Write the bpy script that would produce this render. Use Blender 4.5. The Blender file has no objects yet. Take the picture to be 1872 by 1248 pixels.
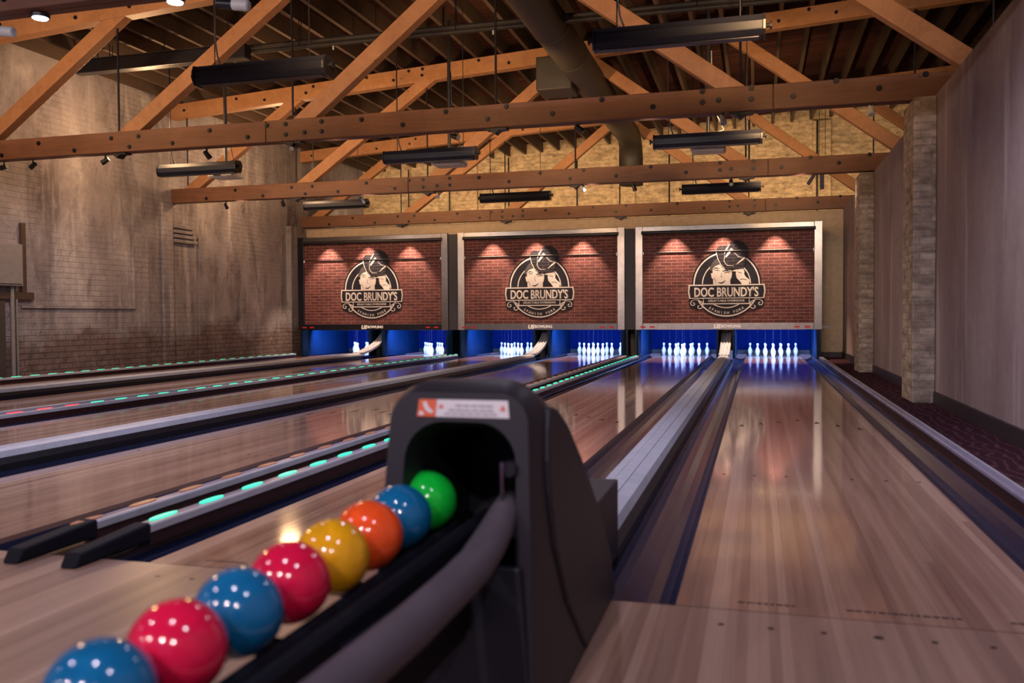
import bpy, bmesh, math, random
from mathutils import Vector, Matrix, Euler
random.seed(7)
S = bpy.context.scene
COL = S.collection
PI = math.pi

# ------------------------------------------------------------------ materials
def srgb(r, g, b):
    f = lambda c: (c/255/12.92) if c/255 <= 0.04045 else ((c/255+0.055)/1.055)**2.4
    return (f(r), f(g), f(b), 1)

class NT:
    """small helper round a node tree"""
    def __init__(s, name):
        s.m = bpy.data.materials.new(name); s.m.use_nodes = True
        s.t = s.m.node_tree; s.t.nodes.clear()
        s.out = s.n('ShaderNodeOutputMaterial'); s.b = s.n('ShaderNodeBsdfPrincipled')
        s.l(s.b.outputs[0], s.out.inputs[0])
    def n(s, k, **kw):
        x = s.t.nodes.new(k)
        for a, v in kw.items(): setattr(x, a, v)
        return x
    def l(s, a, b): s.t.links.new(a, b)
    def coord(s, kind='Object', scale=(1, 1, 1), loc=(0, 0, 0)):
        c = s.n('ShaderNodeTexCoord'); mp = s.n('ShaderNodeMapping')
        mp.inputs['Scale'].default_value = scale; mp.inputs['Location'].default_value = loc
        s.l(c.outputs[kind], mp.inputs[0]); return mp.outputs[0]
    def geo(s, scale=(1, 1, 1)):
        g = s.n('ShaderNodeNewGeometry'); mp = s.n('ShaderNodeMapping')
        mp.inputs['Scale'].default_value = scale
        s.l(g.outputs['Position'], mp.inputs[0]); return mp.outputs[0]
    def noise(s, vec, scale, detail=4, rough=.6, dist=0):
        x = s.n('ShaderNodeTexNoise'); s.l(vec, x.inputs['Vector'])
        x.inputs['Scale'].default_value = scale; x.inputs['Detail'].default_value = detail
        x.inputs['Roughness'].default_value = rough; x.inputs['Distortion'].default_value = dist
        return x.outputs['Fac']
    def ramp(s, fac, stops):
        r = s.n('ShaderNodeValToRGB'); s.l(fac, r.inputs[0]); e = r.color_ramp.elements
        while len(e) < len(stops): e.new(.5)
        for el, (p, c) in zip(e, stops): el.position = p; el.color = c if len(c) == 4 else (*c, 1)
        return r.outputs[0]
    def mix(s, fac, a, b, mode='MIX'):
        x = s.n('ShaderNodeMix', data_type='RGBA', blend_type=mode)
        for sock, v in ((x.inputs[0], fac), (x.inputs[6], a), (x.inputs[7], b)):
            if hasattr(v, 'is_linked') or hasattr(v, 'links'): s.l(v, sock)
            else: sock.default_value = v if not isinstance(v, tuple) or len(v) == 4 else (*v, 1)
        return x.outputs[2]
    def math(s, op, a, b=0.0):
        x = s.n('ShaderNodeMath', operation=op)
        for sock, v in ((x.inputs[0], a), (x.inputs[1], b)):
            if hasattr(v, 'links'): s.l(v, sock)
            else: sock.default_value = v
        return x.outputs[0]
    def color(s, c):
        if hasattr(c, 'links'): s.l(c, s.b.inputs['Base Color'])
        else: s.b.inputs['Base Color'].default_value = c if len(c) == 4 else (*c, 1)
        return s
    def set(s, rough=None, metal=None, spec=None, coat=None, coat_rough=None, emit=None, estr=None):
        def put(k, v):
            if v is None: return
            if hasattr(v, 'links'): s.l(v, s.b.inputs[k])
            else: s.b.inputs[k].default_value = v
        put('Roughness', rough); put('Metallic', metal); put('Specular IOR Level', spec)
        put('Coat Weight', coat); put('Coat Roughness', coat_rough)
        if emit is not None: s.b.inputs['Emission Color'].default_value = (*emit[:3], 1); put('Emission Strength', estr)
        return s
    def bump(s, h, strength=.3, dist=.01):
        x = s.n('ShaderNodeBump'); x.inputs['Strength'].default_value = strength; x.inputs['Distance'].default_value = dist
        s.l(h, x.inputs['Height']); s.l(x.outputs[0], s.b.inputs['Normal']); return s

def plain(name, c, rough=.5, metal=0, spec=.5, coat=None, emit=None, estr=0):
    t = NT(name); v = t.geo(); f = t.noise(v, 9, 3)
    c2 = tuple(x*.82 for x in c[:3]); t.color(t.ramp(f, [(.3, c2), (.7, c[:3])]))
    t.set(rough, metal, spec, coat, emit=emit, estr=estr); return t.m

def wood_boards(name, dark, mid, light, rough=.1, coat=.25):
    t = NT(name)
    g = t.n('ShaderNodeNewGeometry'); sp = t.n('ShaderNodeSeparateXYZ'); t.l(g.outputs['Position'], sp.inputs[0])
    bx = t.math('FLOOR', t.math('DIVIDE', sp.outputs[0], .0274))
    by = t.math('FLOOR', t.math('DIVIDE', t.math('ADD', sp.outputs[1], t.math('MULTIPLY', bx, 3.37)), 31))
    cb = t.n('ShaderNodeCombineXYZ'); t.l(bx, cb.inputs[0]); t.l(by, cb.inputs[1])
    wn = t.n('ShaderNodeTexWhiteNoise', noise_dimensions='2D'); t.l(cb.outputs[0], wn.inputs['Vector'])
    cb2 = t.n('ShaderNodeCombineXYZ'); t.l(t.math('FLOOR', t.math('DIVIDE', bx, 2.7)), cb2.inputs[0]); cb2.inputs[1].default_value = 5
    wn2 = t.n('ShaderNodeTexWhiteNoise', noise_dimensions='2D'); t.l(cb2.outputs[0], wn2.inputs['Vector'])
    val = t.math('ADD', t.math('MULTIPLY', wn.outputs['Value'], .5), t.math('MULTIPLY', wn2.outputs['Value'], .5))
    c = t.ramp(val, [(.24, dark), (.44, mid), (.55, mid), (.72, light)])
    gr = t.noise(t.geo((60, 1.2, 1)), 1, 4, .6, .6)
    gr2 = t.noise(t.geo((9, .35, 1)), 1, 3)
    c = t.mix(.22, c, t.ramp(gr, [(.3, dark), (.7, light)]))
    c = t.mix(.3, c, t.ramp(gr2, [(.35, dark), (.65, light)]))
    fr = t.math('FRACT', t.math('DIVIDE', sp.outputs[0], .0274))
    seam = t.math('LESS_THAN', fr, .03)
    c = t.mix(t.math('MULTIPLY', seam, .35), c, (.05, .03, .025, 1))
    t.color(c).set(rough=t.math('ADD', t.math('MULTIPLY', gr2, .05), rough), spec=.5, coat=coat, coat_rough=.04)
    return t.m

def beam_wood(name, dark, light, axis):
    sc = {'X': (1.1, 16, 16), 'W': (5, 5, 5)}[axis]
    t = NT(name)
    g = t.noise(t.geo(sc), 1.6, 6, .65, 1.2); n2 = t.noise(t.geo((1.3, 1.3, 1.3)), 1.7, 3)
    kn = t.n('ShaderNodeTexVoronoi'); t.l(t.geo((1.2, 1, 3.2)), kn.inputs['Vector']); kn.inputs['Scale'].default_value = 1.6
    k = t.math('LESS_THAN', kn.outputs['Distance'], .055)
    c = t.ramp(g, [(.25, dark), (.75, light)])
    c = t.mix(.4, c, t.ramp(n2, [(.3, dark), (.7, light)]))
    c = t.mix(t.math('MULTIPLY', k, .6), c, tuple(x*.35 for x in dark[:3]) + (1,))
    t.color(c).set(.55, spec=.35).bump(g, .25, .006); return t.m

def plaster(name, stops, streak=(1.4, 1.4, .22), brick=0.0, bscale=1.0, axis='YZ', bump=.5, patch=0):
    t = NT(name)
    a = t.noise(t.geo(streak), 1.3, 7, .62, .5); b = t.noise(t.geo((1, 1, .8)), .7, 5, .6); f = t.noise(t.geo(), 7, 6, .7)
    v = t.math('ADD', t.math('MULTIPLY', a, .5), t.math('ADD', t.math('MULTIPLY', b, .38), t.math('MULTIPLY', f, .2)))
    c = t.ramp(v, stops)
    h = t.math('ADD', f, t.math('MULTIPLY', a, .8))
    # a few long washed streaks and dark stains
    s1 = t.noise(t.geo((4.5, 4.5, .35)), 1.1, 4, .55)
    c = t.mix(t.math('MULTIPLY', t.ramp(s1, [(.56, (0, 0, 0, 1)), (.70, (1, 1, 1, 1))]), .6), c, stops[-1][1])
    s2 = t.noise(t.geo((3, 3, .5)), .8, 4, .6, .8)
    c = t.mix(t.math('MULTIPLY', t.ramp(s2, [(.56, (0, 0, 0, 1)), (.7, (1, 1, 1, 1))]), .55), c, stops[0][1])
    if brick:
        g = t.n('ShaderNodeNewGeometry'); sp = t.n('ShaderNodeSeparateXYZ'); t.l(g.outputs['Position'], sp.inputs[0])
        cb = t.n('ShaderNodeCombineXYZ'); t.l(sp.outputs[1 if axis == 'YZ' else 0], cb.inputs[0]); t.l(sp.outputs[2], cb.inputs[1])
        br = t.n('ShaderNodeTexBrick'); t.l(cb.outputs[0], br.inputs['Vector'])
        br.inputs['Scale'].default_value = bscale; br.inputs['Brick Width'].default_value = .26; br.inputs['Row Height'].default_value = .085
        br.inputs['Mortar Size'].default_value = .008; br.inputs['Mortar Smooth'].default_value = .6
        br.inputs['Color1'].default_value = (.75, .75, .75, 1); br.inputs['Color2'].default_value = (1, 1, 1, 1); br.inputs['Mortar'].default_value = (.45, .45, .45, 1)
        pm = t.ramp(t.noise(t.geo((.9, .9, .9)), .9, 3), [(.4, (0, 0, 0, 1)), (.6, (1, 1, 1, 1))])
        msk = t.math('MULTIPLY', pm, brick)
        c = t.mix(msk, c, br.outputs['Color'], 'MULTIPLY')
        h = t.math('ADD', h, t.math('MULTIPLY', t.math('MULTIPLY', br.outputs['Fac'], msk), -1.2))
    if patch:
        pn = t.noise(t.geo((1, 1, .7)), 1.5, 8, .68, .4); pm2 = t.ramp(pn, [(.49, (0, 0, 0, 1)), (.53, (1, 1, 1, 1))])
        c = t.mix(t.math('MULTIPLY', pm2, patch), c, stops[2][1]); h = t.math('ADD', h, t.math('MULTIPLY', pm2, .35))
        ck = t.n('ShaderNodeTexVoronoi', feature='DISTANCE_TO_EDGE'); t.l(t.geo((1, 1, .6)), ck.inputs['Vector']); ck.inputs['Scale'].default_value = .55
        ckn = t.math('ADD', ck.outputs['Distance'], t.math('MULTIPLY', t.math('SUBTRACT', f, .5), .10))
        crack = t.ramp(ckn, [(.0, (1, 1, 1, 1)), (.010, (0, 0, 0, 1))])
        c = t.mix(t.math('MULTIPLY', crack, .14), c, tuple(x*.35 for x in stops[0][1]) if len(stops[0][1]) == 3 else stops[0][1])
        # bare brick courses low on the wall
        lo = t.ramp(t.math('ADD', t.math('MULTIPLY', sp.outputs[2], .5), t.math('MULTIPLY', t.noise(t.geo((.8, .8, .8)), 1, 4), .7)), [(.62, (1, 1, 1, 1)), (.72, (0, 0, 0, 1))])
        bc = t.mix(1, br.outputs['Color'], t.ramp(f, [(.3, (.10, .055, .048)), (.6, (.19, .115, .10)), (.75, (.33, .25, .22))]), 'MULTIPLY')
        c = t.mix(t.math('MULTIPLY', lo, .75), c, bc); h = t.math('ADD', h, t.math('MULTIPLY', t.math('MULTIPLY', br.outputs['Fac'], lo), -1.5))
    t.color(c).set(.85, spec=.2).bump(h, bump, .02); return t.m

def brickwork(name, c1, c2, mortar, w, hgt, ms, axis='XZ', rough=.85, bump=.5, noisec=.5, spec=.2):
    t = NT(name)
    g = t.n('ShaderNodeNewGeometry'); sp = t.n('ShaderNodeSeparateXYZ'); t.l(g.outputs['Position'], sp.inputs[0])
    cb = t.n('ShaderNodeCombineXYZ')
    src = {'XZ': sp.outputs[0], 'YZ': sp.outputs[1], 'BZ': t.math('ADD', sp.outputs[0], sp.outputs[1])}[axis]
    t.l(src, cb.inputs[0]); t.l(sp.outputs[2], cb.inputs[1])
    br = t.n('ShaderNodeTexBrick'); t.l(cb.outputs[0], br.inputs['Vector'])
    br.inputs['Scale'].default_value = 1; br.inputs['Brick Width'].default_value = w; br.inputs['Row Height'].default_value = hgt
    br.inputs['Mortar Size'].default_value = ms; br.inputs['Mortar Smooth'].default_value = .3; br.inputs['Bias'].default_value = 0
    br.inputs['Color1'].default_value = (*c1[:3], 1); br.inputs['Color2'].default_value = (*c2[:3], 1); br.inputs['Mortar'].default_value = (*mortar[:3], 1)
    n = t.noise(t.geo((3, 3, 6)), 2.2, 5, .65)
    c = t.mix(noisec, br.outputs['Color'], t.ramp(n, [(.25, (.25, .25, .25)), (.6, (1, 1, 1)), (.8, (1.25, 1.2, 1.1))]), 'MULTIPLY')
    t.color(c).set(rough, spec=spec).bump(t.math('SUBTRACT', n, br.outputs['Fac']), bump, .012); return t.m

M = {}
M['lane'] = wood_boards('lane_boards', (.15, .073, .056), (.255, .138, .104), (.47, .305, .23), .065, .1)
M['approach'] = wood_boards('approach_boards', (.15, .075, .055), (.235, .13, .094), (.41, .26, .195), .30, 0)
M['gutter'] = plain('gutter_plastic', (.010, .016, .048), .2, spec=.4)
M['divider'] = plain('divider_trim', (.06, .022, .018), .35)
M['cap'] = plain('capping_metal', (.40, .41, .48), .5, .15)
M['rail'] = plain('rail_metal', (.47, .47, .54), .32, .25)
M['railtop'] = plain('rail_lens', (.26, .25, .37), .2, .1)
M['railbody'] = plain('rail_body', (.030, .010, .011), .4)
M['rubber'] = plain('black_rubber', (.005, .005, .011), .75, spec=.2)
M['beam'] = beam_wood('truss_chord_wood', (.10, .043, .027), (.215, .100, .058), 'X')
M['web'] = beam_wood('truss_web_wood', (.25, .112, .05), (.43, .215, .10), 'W')
M['joist'] = plain('joist_wood', (.055, .030, .019), .8)
M['iron'] = plain('dark_iron', (.016, .016, .022), .45, .6)
M['blackmetal'] = plain('black_metal', (.010, .010, .015), .38)
M['fixture'] = plain('fixture_metal', (.013, .014, .025), .45, .1, spec=.3)
M['white'] = plain('white_plastic', (.7, .7, .68), .4)
M['duct'] = plain('duct_metal', (.032, .026, .022), .6)
M['beige'] = plain('beige_paint', (.50, .375, .26), .7)
M['base'] = plain('baseboard_vinyl', (.028, .021, .026), .5)
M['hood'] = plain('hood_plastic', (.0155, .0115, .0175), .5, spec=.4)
M['apron'] = plain('apron_shade', (.006, .007, .014), .5)  # near-black colour paints in the shade under the ball rack
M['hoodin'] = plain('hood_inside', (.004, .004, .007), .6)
M['tube'] = plain('padded_tube', (.078, .062, .080), .6, spec=.3)
M['pin'] = plain('pin_plastic', (.92, .92, .92), .25)
M['pinred'] = plain('pin_stripe', (.5, .12, .12), .4)
M['string'] = plain('pin_string', (.035, .04, .07), .8)
M['blue'] = plain('blue_panel', (.001, .015, .055), .5, spec=.12)
M['bluecurtain'] = plain('blue_curtain', (.0006, .007, .070), .8, spec=.04)
M['hembar'] = plain('grey_hem', (.10, .085, .085), .5)
M['filler'] = plain('charcoal_panel', (.020, .017, .026), .6)
M['logoblack'] = plain('logo_black', (.006, .005, .011), .6, spec=.2)
M['logowhite'] = plain('logo_white', (.46, .41, .39), .6, spec=.2)
M['loggrey'] = plain('logo_grey', (.05, .045, .05), .6, spec=.2)
M['white_text'] = plain('white_lettering', (.75, .75, .76), .5)
M['red'] = plain('red_lens', (.35, .01, .015), .25, emit=(1, .02, .03), estr=.12)
M['mark'] = plain('dark_inlay', (.03, .014, .014), .3)
M['orange_label'] = plain('orange_label', (.72, .12, .04), .5)
M['label'] = plain('white_label', (.72, .68, .70), .5)
M['labelgrey'] = plain('label_print', (.42, .38, .42), .5)
M['chrome'] = plain('chrome', (.6, .58, .6), .2, 1)
M['cord'] = plain('grey_cord', (.04, .04, .05), .5)
M['greybox'] = plain('painted_steel', (.20, .175, .17), .6)
M['green'] = plain('green_led', (.05, .5, .35), .3, emit=(.01, .85, .48), estr=1.1)
M['amber'] = plain('amber_led', (.22, .13, .11), .3, emit=(1, .30, .09), estr=.16)
M['redled'] = plain('red_led', (.5, .05, .06), .3, emit=(1, .06, .10), estr=1.0)
M['lamp'] = plain('lamp_lens', (.9, .9, .9), .3, emit=(.82, .86, 1), estr=14)
M['lampdim'] = plain('spot_lens', (.55, .58, .62), .12)
M['uvlamp'] = plain('blue_tube', (.5, .6, .9), .3, emit=(.3, .5, 1), estr=2)
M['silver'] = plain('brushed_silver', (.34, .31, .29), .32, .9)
M['silver_dim_reflect'] = plain('brushed_silver_dim_reflect', (.15, .14, .145), .3, .9)
M['silver_dark_reflect'] = plain('brushed_silver_dark_reflect', (.012, .011, .018), .3, .4)
M['wall_left'] = plaster('plaster_left', [(.36, (.068, .052, .060)), (.46, (.175, .148, .155)), (.56, (.26, .23, .245)), (.72, (.48, .44, .445))], streak=(1.4, 1.2, .42), brick=.3, bump=.8, patch=.5)
M['wall_right'] = plaster('plaster_right', [(.34, (.16, .115, .115)), (.5, (.255, .19, .185)), (.62, (.33, .26, .25)), (.78, (.47, .40, .385))], streak=(.8, .85, .13), bump=.2)
M['brick_back'] = brickwork('back_brick', (.50, .365, .225), (.56, .42, .265), (.41, .295, .18), .30, .095, .004, noisec=.9)
M['pil'] = brickwork('pilaster_brick', (.34, .26, .20), (.52, .42, .33), (.40, .33, .27), .20, .071, .007, 'BZ', noisec=.85, bump=.9)
M['screen'] = brickwork('brick_print', (.070, .022, .023), (.120, .036, .034), (.235, .135, .125), .215, .0625, .0045, rough=.7, bump=.0, noisec=.55)
M['hatbrick'] = brickwork('hat_print', (.006, .005, .010), (.009, .007, .012), (.07, .055, .065), .215, .0625, .0035, rough=.7, bump=0, noisec=.2)
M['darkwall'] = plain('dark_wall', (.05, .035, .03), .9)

def roof_mat():
    t = NT('roof_boards'); g = t.n('ShaderNodeNewGeometry'); sp = t.n('ShaderNodeSeparateXYZ'); t.l(g.outputs['Position'], sp.inputs[0])
    by = t.math('FLOOR', t.math('DIVIDE', sp.outputs[1], .19))
    wn = t.n('ShaderNodeTexWhiteNoise', noise_dimensions='1D'); t.l(by, wn.inputs['W'])
    n = t.noise(t.geo((.8, 6, 1)), 1.5, 5)
    c = t.mix(.5, t.ramp(wn.outputs['Value'], [(0, (.026, .010, .009)), (1, (.075, .024, .018))]), t.ramp(n, [(.3, (.018, .009, .010)), (.7, (.07, .03, .024))]))
    seam = t.math('LESS_THAN', t.math('FRACT', t.math('DIVIDE', sp.outputs[1], .19)), .06)
    t.color(t.mix(seam, c, (.006, .004, .005, 1))).set(.9, spec=.1); return t.m
M['roof'] = roof_mat()

def carpet_mat():
    t = NT('maroon_carpet'); w = t.n('ShaderNodeTexWave', wave_type='BANDS'); t.l(t.geo((2.2, 1.1, 1)), w.inputs['Vector'])
    w.inputs['Scale'].default_value = 2.0; w.inputs['Distortion'].default_value = 9; w.inputs['Detail'].default_value = 3; w.inputs['Detail Scale'].default_value = 1.6
    f = t.noise(t.geo(), 180, 2)
    c = t.ramp(w.outputs['Fac'], [(.55, (.040, .012, .020)), (.8, (.052, .017, .027)), (.97, (.085, .036, .046))])
    c = t.mix(.4, c, t.ramp(f, [(.3, (.4, .4, .4)), (.7, (1, 1, 1))]), 'MULTIPLY')
    t.color(c).set(.95, spec=.1).bump(f, .4, .004); return t.m
M['carpet'] = carpet_mat()

def ball_mat(name, c):
    t = NT(name); n = t.noise(t.coord('Object', (9, 9, 9)), 1.5, 5, .6, 1.5)
    t.color(t.ramp(n, [(.35, tuple(x*.75 for x in c)), (.65, c)])).set(.12, spec=.5, coat=.4, coat_rough=.04); return t.m
for k, c in dict(green=(.006, .55, .045), blue=(.007, .14, .33), orange=(.95, .10, .018), yellow=(.86, .40, .01), red=(.75, .010, .065)).items():
    M['ball_'+k] = ball_mat('ball_'+k, c)

# ------------------------------------------------------------------ mesh helpers
class MB:
    def __init__(s): s.bm = bmesh.new()
    def box(s, x0, x1, y0, y1, z0, z1, mat=None):
        vs = [s.bm.verts.new(p) for p in ((x0, y0, z0), (x1, y0, z0), (x1, y1, z0), (x0, y1, z0), (x0, y0, z1), (x1, y0, z1), (x1, y1, z1), (x0, y1, z1))]
        if mat: [setattr(v, 'co', mat @ v.co) for v in vs]
        for f in ((0, 3, 2, 1), (4, 5, 6, 7), (0, 1, 5, 4), (1, 2, 6, 5), (2, 3, 7, 6), (3, 0, 4, 7)): s.bm.faces.new([vs[i] for i in f])
        return s
    def cyl(s, p0, p1, r, n=14, r1=None, caps=True):
        p0, p1 = Vector(p0), Vector(p1); r1 = r if r1 is None else r1
        q = (p1-p0).to_track_quat('Z', 'Y')
        a = [s.bm.verts.new(p0+q @ Vector((r*math.cos(2*PI*i/n), r*math.sin(2*PI*i/n), 0))) for i in range(n)]
        b = [s.bm.verts.new(p1+q @ Vector((r1*math.cos(2*PI*i/n), r1*math.sin(2*PI*i/n), 0))) for i in range(n)]
        for i in range(n): s.bm.faces.new((a[i], a[(i+1) % n], b[(i+1) % n], b[i]))
        if caps: s.bm.faces.new(a[::-1]); s.bm.faces.new(b)
        return s
    def tube(s, pts, r, n=12, caps=True):
        pts = [Vector(p) for p in pts]; rings = []
        for i, p in enumerate(pts):
            d = (pts[min(i+1, len(pts)-1)]-pts[max(i-1, 0)]).normalized(); q = d.to_track_quat('Z', 'Y')
            ri = r[i] if isinstance(r, (list, tuple)) else r
            rings.append([s.bm.verts.new(p+q @ Vector((ri*math.cos(2*PI*k/n), ri*math.sin(2*PI*k/n), 0))) for k in range(n)])
        for a, b in zip(rings, rings[1:]):
            # keep rings aligned
            best = min(range(n), key=lambda o: sum((a[k].co-b[(k+o) % n].co).length for k in range(0, n, 3)))
            b[:] = b[best:]+b[:best]
            for k in range(n): s.bm.faces.new((a[k], a[(k+1) % n], b[(k+1) % n], b[k]))
        if caps: s.bm.faces.new(rings[0][::-1]); s.bm.faces.new(rings[-1])
        return s
    def sweep(s, prof, y0, y1, closed=True):
        a = [s.bm.verts.new((x, y0, z)) for x, z in prof]; b = [s.bm.verts.new((x, y1, z)) for x, z in prof]; n = len(prof)
        for i in range(n if closed else n-1): s.bm.faces.new((a[i], a[(i+1) % n], b[(i+1) % n], b[i]))
        if closed: s.bm.faces.new(a[::-1]); s.bm.faces.new(b)
        return s
    def prism(s, poly, d0, d1, axis='Y'):
        """polygon in XZ (axis Y) / YZ (axis X) / XY (axis Z) between two depths"""
        f = {'Y': lambda u, v, d: (u, d, v), 'X': lambda u, v, d: (d, u, v), 'Z': lambda u, v, d: (u, v, d)}[axis]
        a = [s.bm.verts.new(f(u, v, d0)) for u, v in poly]; b = [s.bm.verts.new(f(u, v, d1)) for u, v in poly]; n = len(poly)
        s.bm.faces.new(a[::-1]); s.bm.faces.new(b)
        for i in range(n): s.bm.faces.new((a[i], a[(i+1) % n], b[(i+1) % n], b[i]))
        return s
    def loft(s, rings, closed=True, cap0=False, cap1=False):
        R = [[s.bm.verts.new(p) for p in r] for r in rings]; n = len(R[0])
        for a, b in zip(R, R[1:]):
            for k in range(n if closed else n-1): s.bm.faces.new((a[k], a[(k+1) % n], b[(k+1) % n], b[k]))
        if cap0: s.bm.faces.new(R[0][::-1])
        if cap1: s.bm.faces.new(R[-1])
        return s
    def lathe(s, prof, c=(0, 0, 0), n=20):
        rings = [[(c[0]+r*math.cos(2*PI*k/n), c[1]+r*math.sin(2*PI*k/n), c[2]+z) for k in range(n)] for r, z in prof]
        return s.loft(rings, True, True, True)
    def ring(s, cx, cz, r0, r1, a0, a1, d0, d1, n=48):
        """flat arc band in the XZ plane"""
        full = abs(a1-a0) >= 2*PI-1e-6
        o = []; 
        for i in range(n+1):
            a = a0+(a1-a0)*i/n
            o.append([s.bm.verts.new((cx+r*math.cos(a), d, cz+r*math.sin(a))) for r, d in ((r0, d0), (r1, d0), (r1, d1), (r0, d1))])
        for p, q in zip(o, o[1:]):
            for k in range(4): s.bm.faces.new((p[k], p[(k+1) % 4], q[(k+1) % 4], q[k]))
        if not full: s.bm.faces.new(o[0][::-1]); s.bm.faces.new(o[-1])
        return s
    def stroke(s, pts, w, d0, d1):
        """a flat pen stroke of width w (or list of widths) in the XZ plane"""
        n = len(pts); L = []; Rr = []
        for i, (x, z) in enumerate(pts):
            x0, z0 = pts[max(i-1, 0)]; x1, z1 = pts[min(i+1, n-1)]
            dx, dz = x1-x0, z1-z0; l = math.hypot(dx, dz) or 1; wi = (w[i] if isinstance(w, (list, tuple)) else w)/2
            L.append((x-dz/l*wi, z+dx/l*wi)); Rr.append((x+dz/l*wi, z-dx/l*wi))
        return s.prism(L+Rr[::-1], d0, d1)
    def make(s, name, mat, parent=None, smooth=False, bevel=0, seg=2, loc=None):
        bmesh.ops.recalc_face_normals(s.bm, faces=s.bm.faces)
        if bevel: bmesh.ops.bevel(s.bm, geom=[e for e in s.bm.edges if e.calc_face_angle(0) > .5], offset=bevel, segments=seg, affect='EDGES', profile=.5)
        me = bpy.data.meshes.new(name); 
        if loc: bmesh.ops.translate(s.bm, verts=s.bm.verts, vec=[-c for c in loc])
        s.bm.to_mesh(me); s.bm.free()
        if smooth is True:
            me.polygons.foreach_set('use_smooth', [True]*len(me.polygons))
        o = bpy.data.objects.new(name, me); COL.objects.link(o)
        if smooth == 'auto':
            me.polygons.foreach_set('use_smooth', [True]*len(me.polygons)); me.set_sharp_from_angle(angle=.6)
        if mat: me.materials.append(M[mat] if isinstance(mat, str) else mat)
        if loc: o.location = loc
        if parent: o.parent = parent
        return o

def tag(o, label=None, cat=None, group=None, kind=None):
    for k, v in (('label', label), ('category', cat), ('group', group), ('kind', kind)):
        if v: o[k] = v
    return o
def thing(name, label, cat, loc=(0, 0, 0), group=None, rot=(0, 0, 0)):
    o = bpy.data.objects.new(name, None); COL.objects.link(o); o.location = loc; o.rotation_euler = rot; o.empty_display_size = .05
    return tag(o, label, cat, group)
KIDS = {}
def copy_tree(o, parent=None):
    c = o.copy(); COL.objects.link(c)
    if parent: c.parent = parent
    for ch in list(o.children): copy_tree(ch, c)
    return c
def struct(mb, name, mat, **kw): return tag(mb.make(name, mat, **kw), kind='structure')

def text_bm(txt, size, sx=1.0, bold=0.0, shear=0.0, align='CENTER', depth=.0015):
    c = bpy.data.curves.new('lettering', 'FONT'); c.body = txt; c.size = size; c.align_x = align; c.offset = bold; c.shear = shear; c.extrude = depth; c.resolution_u = 3
    o = bpy.data.objects.new('lettering', c); COL.objects.link(o); bpy.context.view_layer.update()
    me = bpy.data.meshes.new_from_object(o.evaluated_get(bpy.context.evaluated_depsgraph_get()))
    bpy.data.objects.remove(o); bpy.data.curves.remove(c)
    bm = bmesh.new(); bm.from_mesh(me); bpy.data.meshes.remove(me)
    bmesh.ops.scale(bm, vec=(sx, 1, 1), verts=bm.verts)
    return bm
def text_obj(name, txt, size, loc, mat, parent=None, sx=1.0, bold=0.0, shear=0.0, stretch=1.0, depth=.0015):
    bm = text_bm(txt, size, sx, bold, shear, depth=depth)
    bmesh.ops.scale(bm, vec=(1, stretch, 1), verts=bm.verts)
    bmesh.ops.transform(bm, matrix=Matrix.Rotation(PI/2, 4, 'X'), verts=bm.verts)
    mb = MB(); mb.bm.free(); mb.bm = bm
    o = mb.make(name, mat, parent); o.location = loc; return o

# ------------------------------------------------------------------ layout
HW = .534                                   # half lane width
LX = {6: 0.0, 5: -1.796, 4: -3.645, 3: -5.441, 2: -7.29, 1: -9.086}
PINY = 15.842
WHO = {6: 'the rightmost lane beside the right wall', 5: 'the second lane from the right', 4: 'the third lane from the right',
       3: 'the third lane from the left', 2: 'the second lane from the left', 1: 'the leftmost lane along the old plaster wall'}
SHORT = {6: 'rightmost lane', 5: 'second lane from the right', 4: 'third lane from the right', 3: 'third lane from the left', 2: 'second lane from the left', 1: 'leftmost lane'}
XL, XR, YB = -10.38, 1.30, 19.0
tc = lambda x: 5.02+.063*x                  # underside of the trusses' top chords

# ------------------------------------------------------------------ room shell
struct(MB().box(XL, 1.9, -7, -.004, -.3, 0), 'floor', 'approach')
tag(MB().box(XL, XR+.05, 0, YB, -.4, -.22).make('floor', 'darkwall'), kind='structure')
struct(MB().box(.872, XR, 0, 15.78, -.2, -.002), 'floor', 'carpet')
# left wall, with its shallow piers and patched bay as relief of the same wall
wl = MB().box(XL-.3, XL, -7, YB+.3, -.2, 5.2)
for y0, y1, d in ((10.72, 10.98, .05), (14.98, 15.62, .12), (6.35, 6.7, .05)): wl.box(XL-.1, XL+d, y0, y1, -.2, 2.86)
wl.box(XL-.1, XL+.03, 7.62, 10.0, 1.0, 1.04); wl.box(XL-.1, XL+.025, 9.96, 10.0, 1.0, 2.6)
wl.box(XL-.1, XL+.03, 11.75, 14.0, -.2, 2.35)
for i in range(4): wl.box(XL-.1, XL+.06, 11.02, 11.68-.03*i, 2.20+.085*i, 2.255+.085*i)
struct(wl, 'wall_left', 'wall_left')
struct(MB().box(XL-.3, 6, YB, YB+.3, 0, 6), 'wall_back', 'brick_back')
for x0, x1 in ((-3.62, -3.18), (-7.4, -7.2), (.9, 1.3)):
    struct(MB().box(x0, x1, YB-.06, YB+.1, 0, tc(x0)+.2), 'trim_1', 'brick_back')
bw = MB().box(XL, 1.31, 15.78, 15.9, 2.3, 2.875).box(.86, 1.31, 15.78, 15.9, -.1, 2.3)
for a, b in ((-2.865, -2.575), (-6.51, -6.22), (XL, -10.02)): bw.box(a, b, 15.78, 15.9, -.1, 2.3)
struct(bw, 'wall_back', 'beige')
struct(MB().box(XR, XR+.14, -7, 19, -.2, 2.89), 'wall_right', 'wall_right')
struct(MB().box(XR-.018, XR+.01, -7, 15.78, -.01, .115), 'baseboard_right', 'base', bevel=.004)
struct(MB().box(.9, XR-.018, 15.762, 15.79, -.01, .10), 'baseboard_back', 'base')
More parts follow.
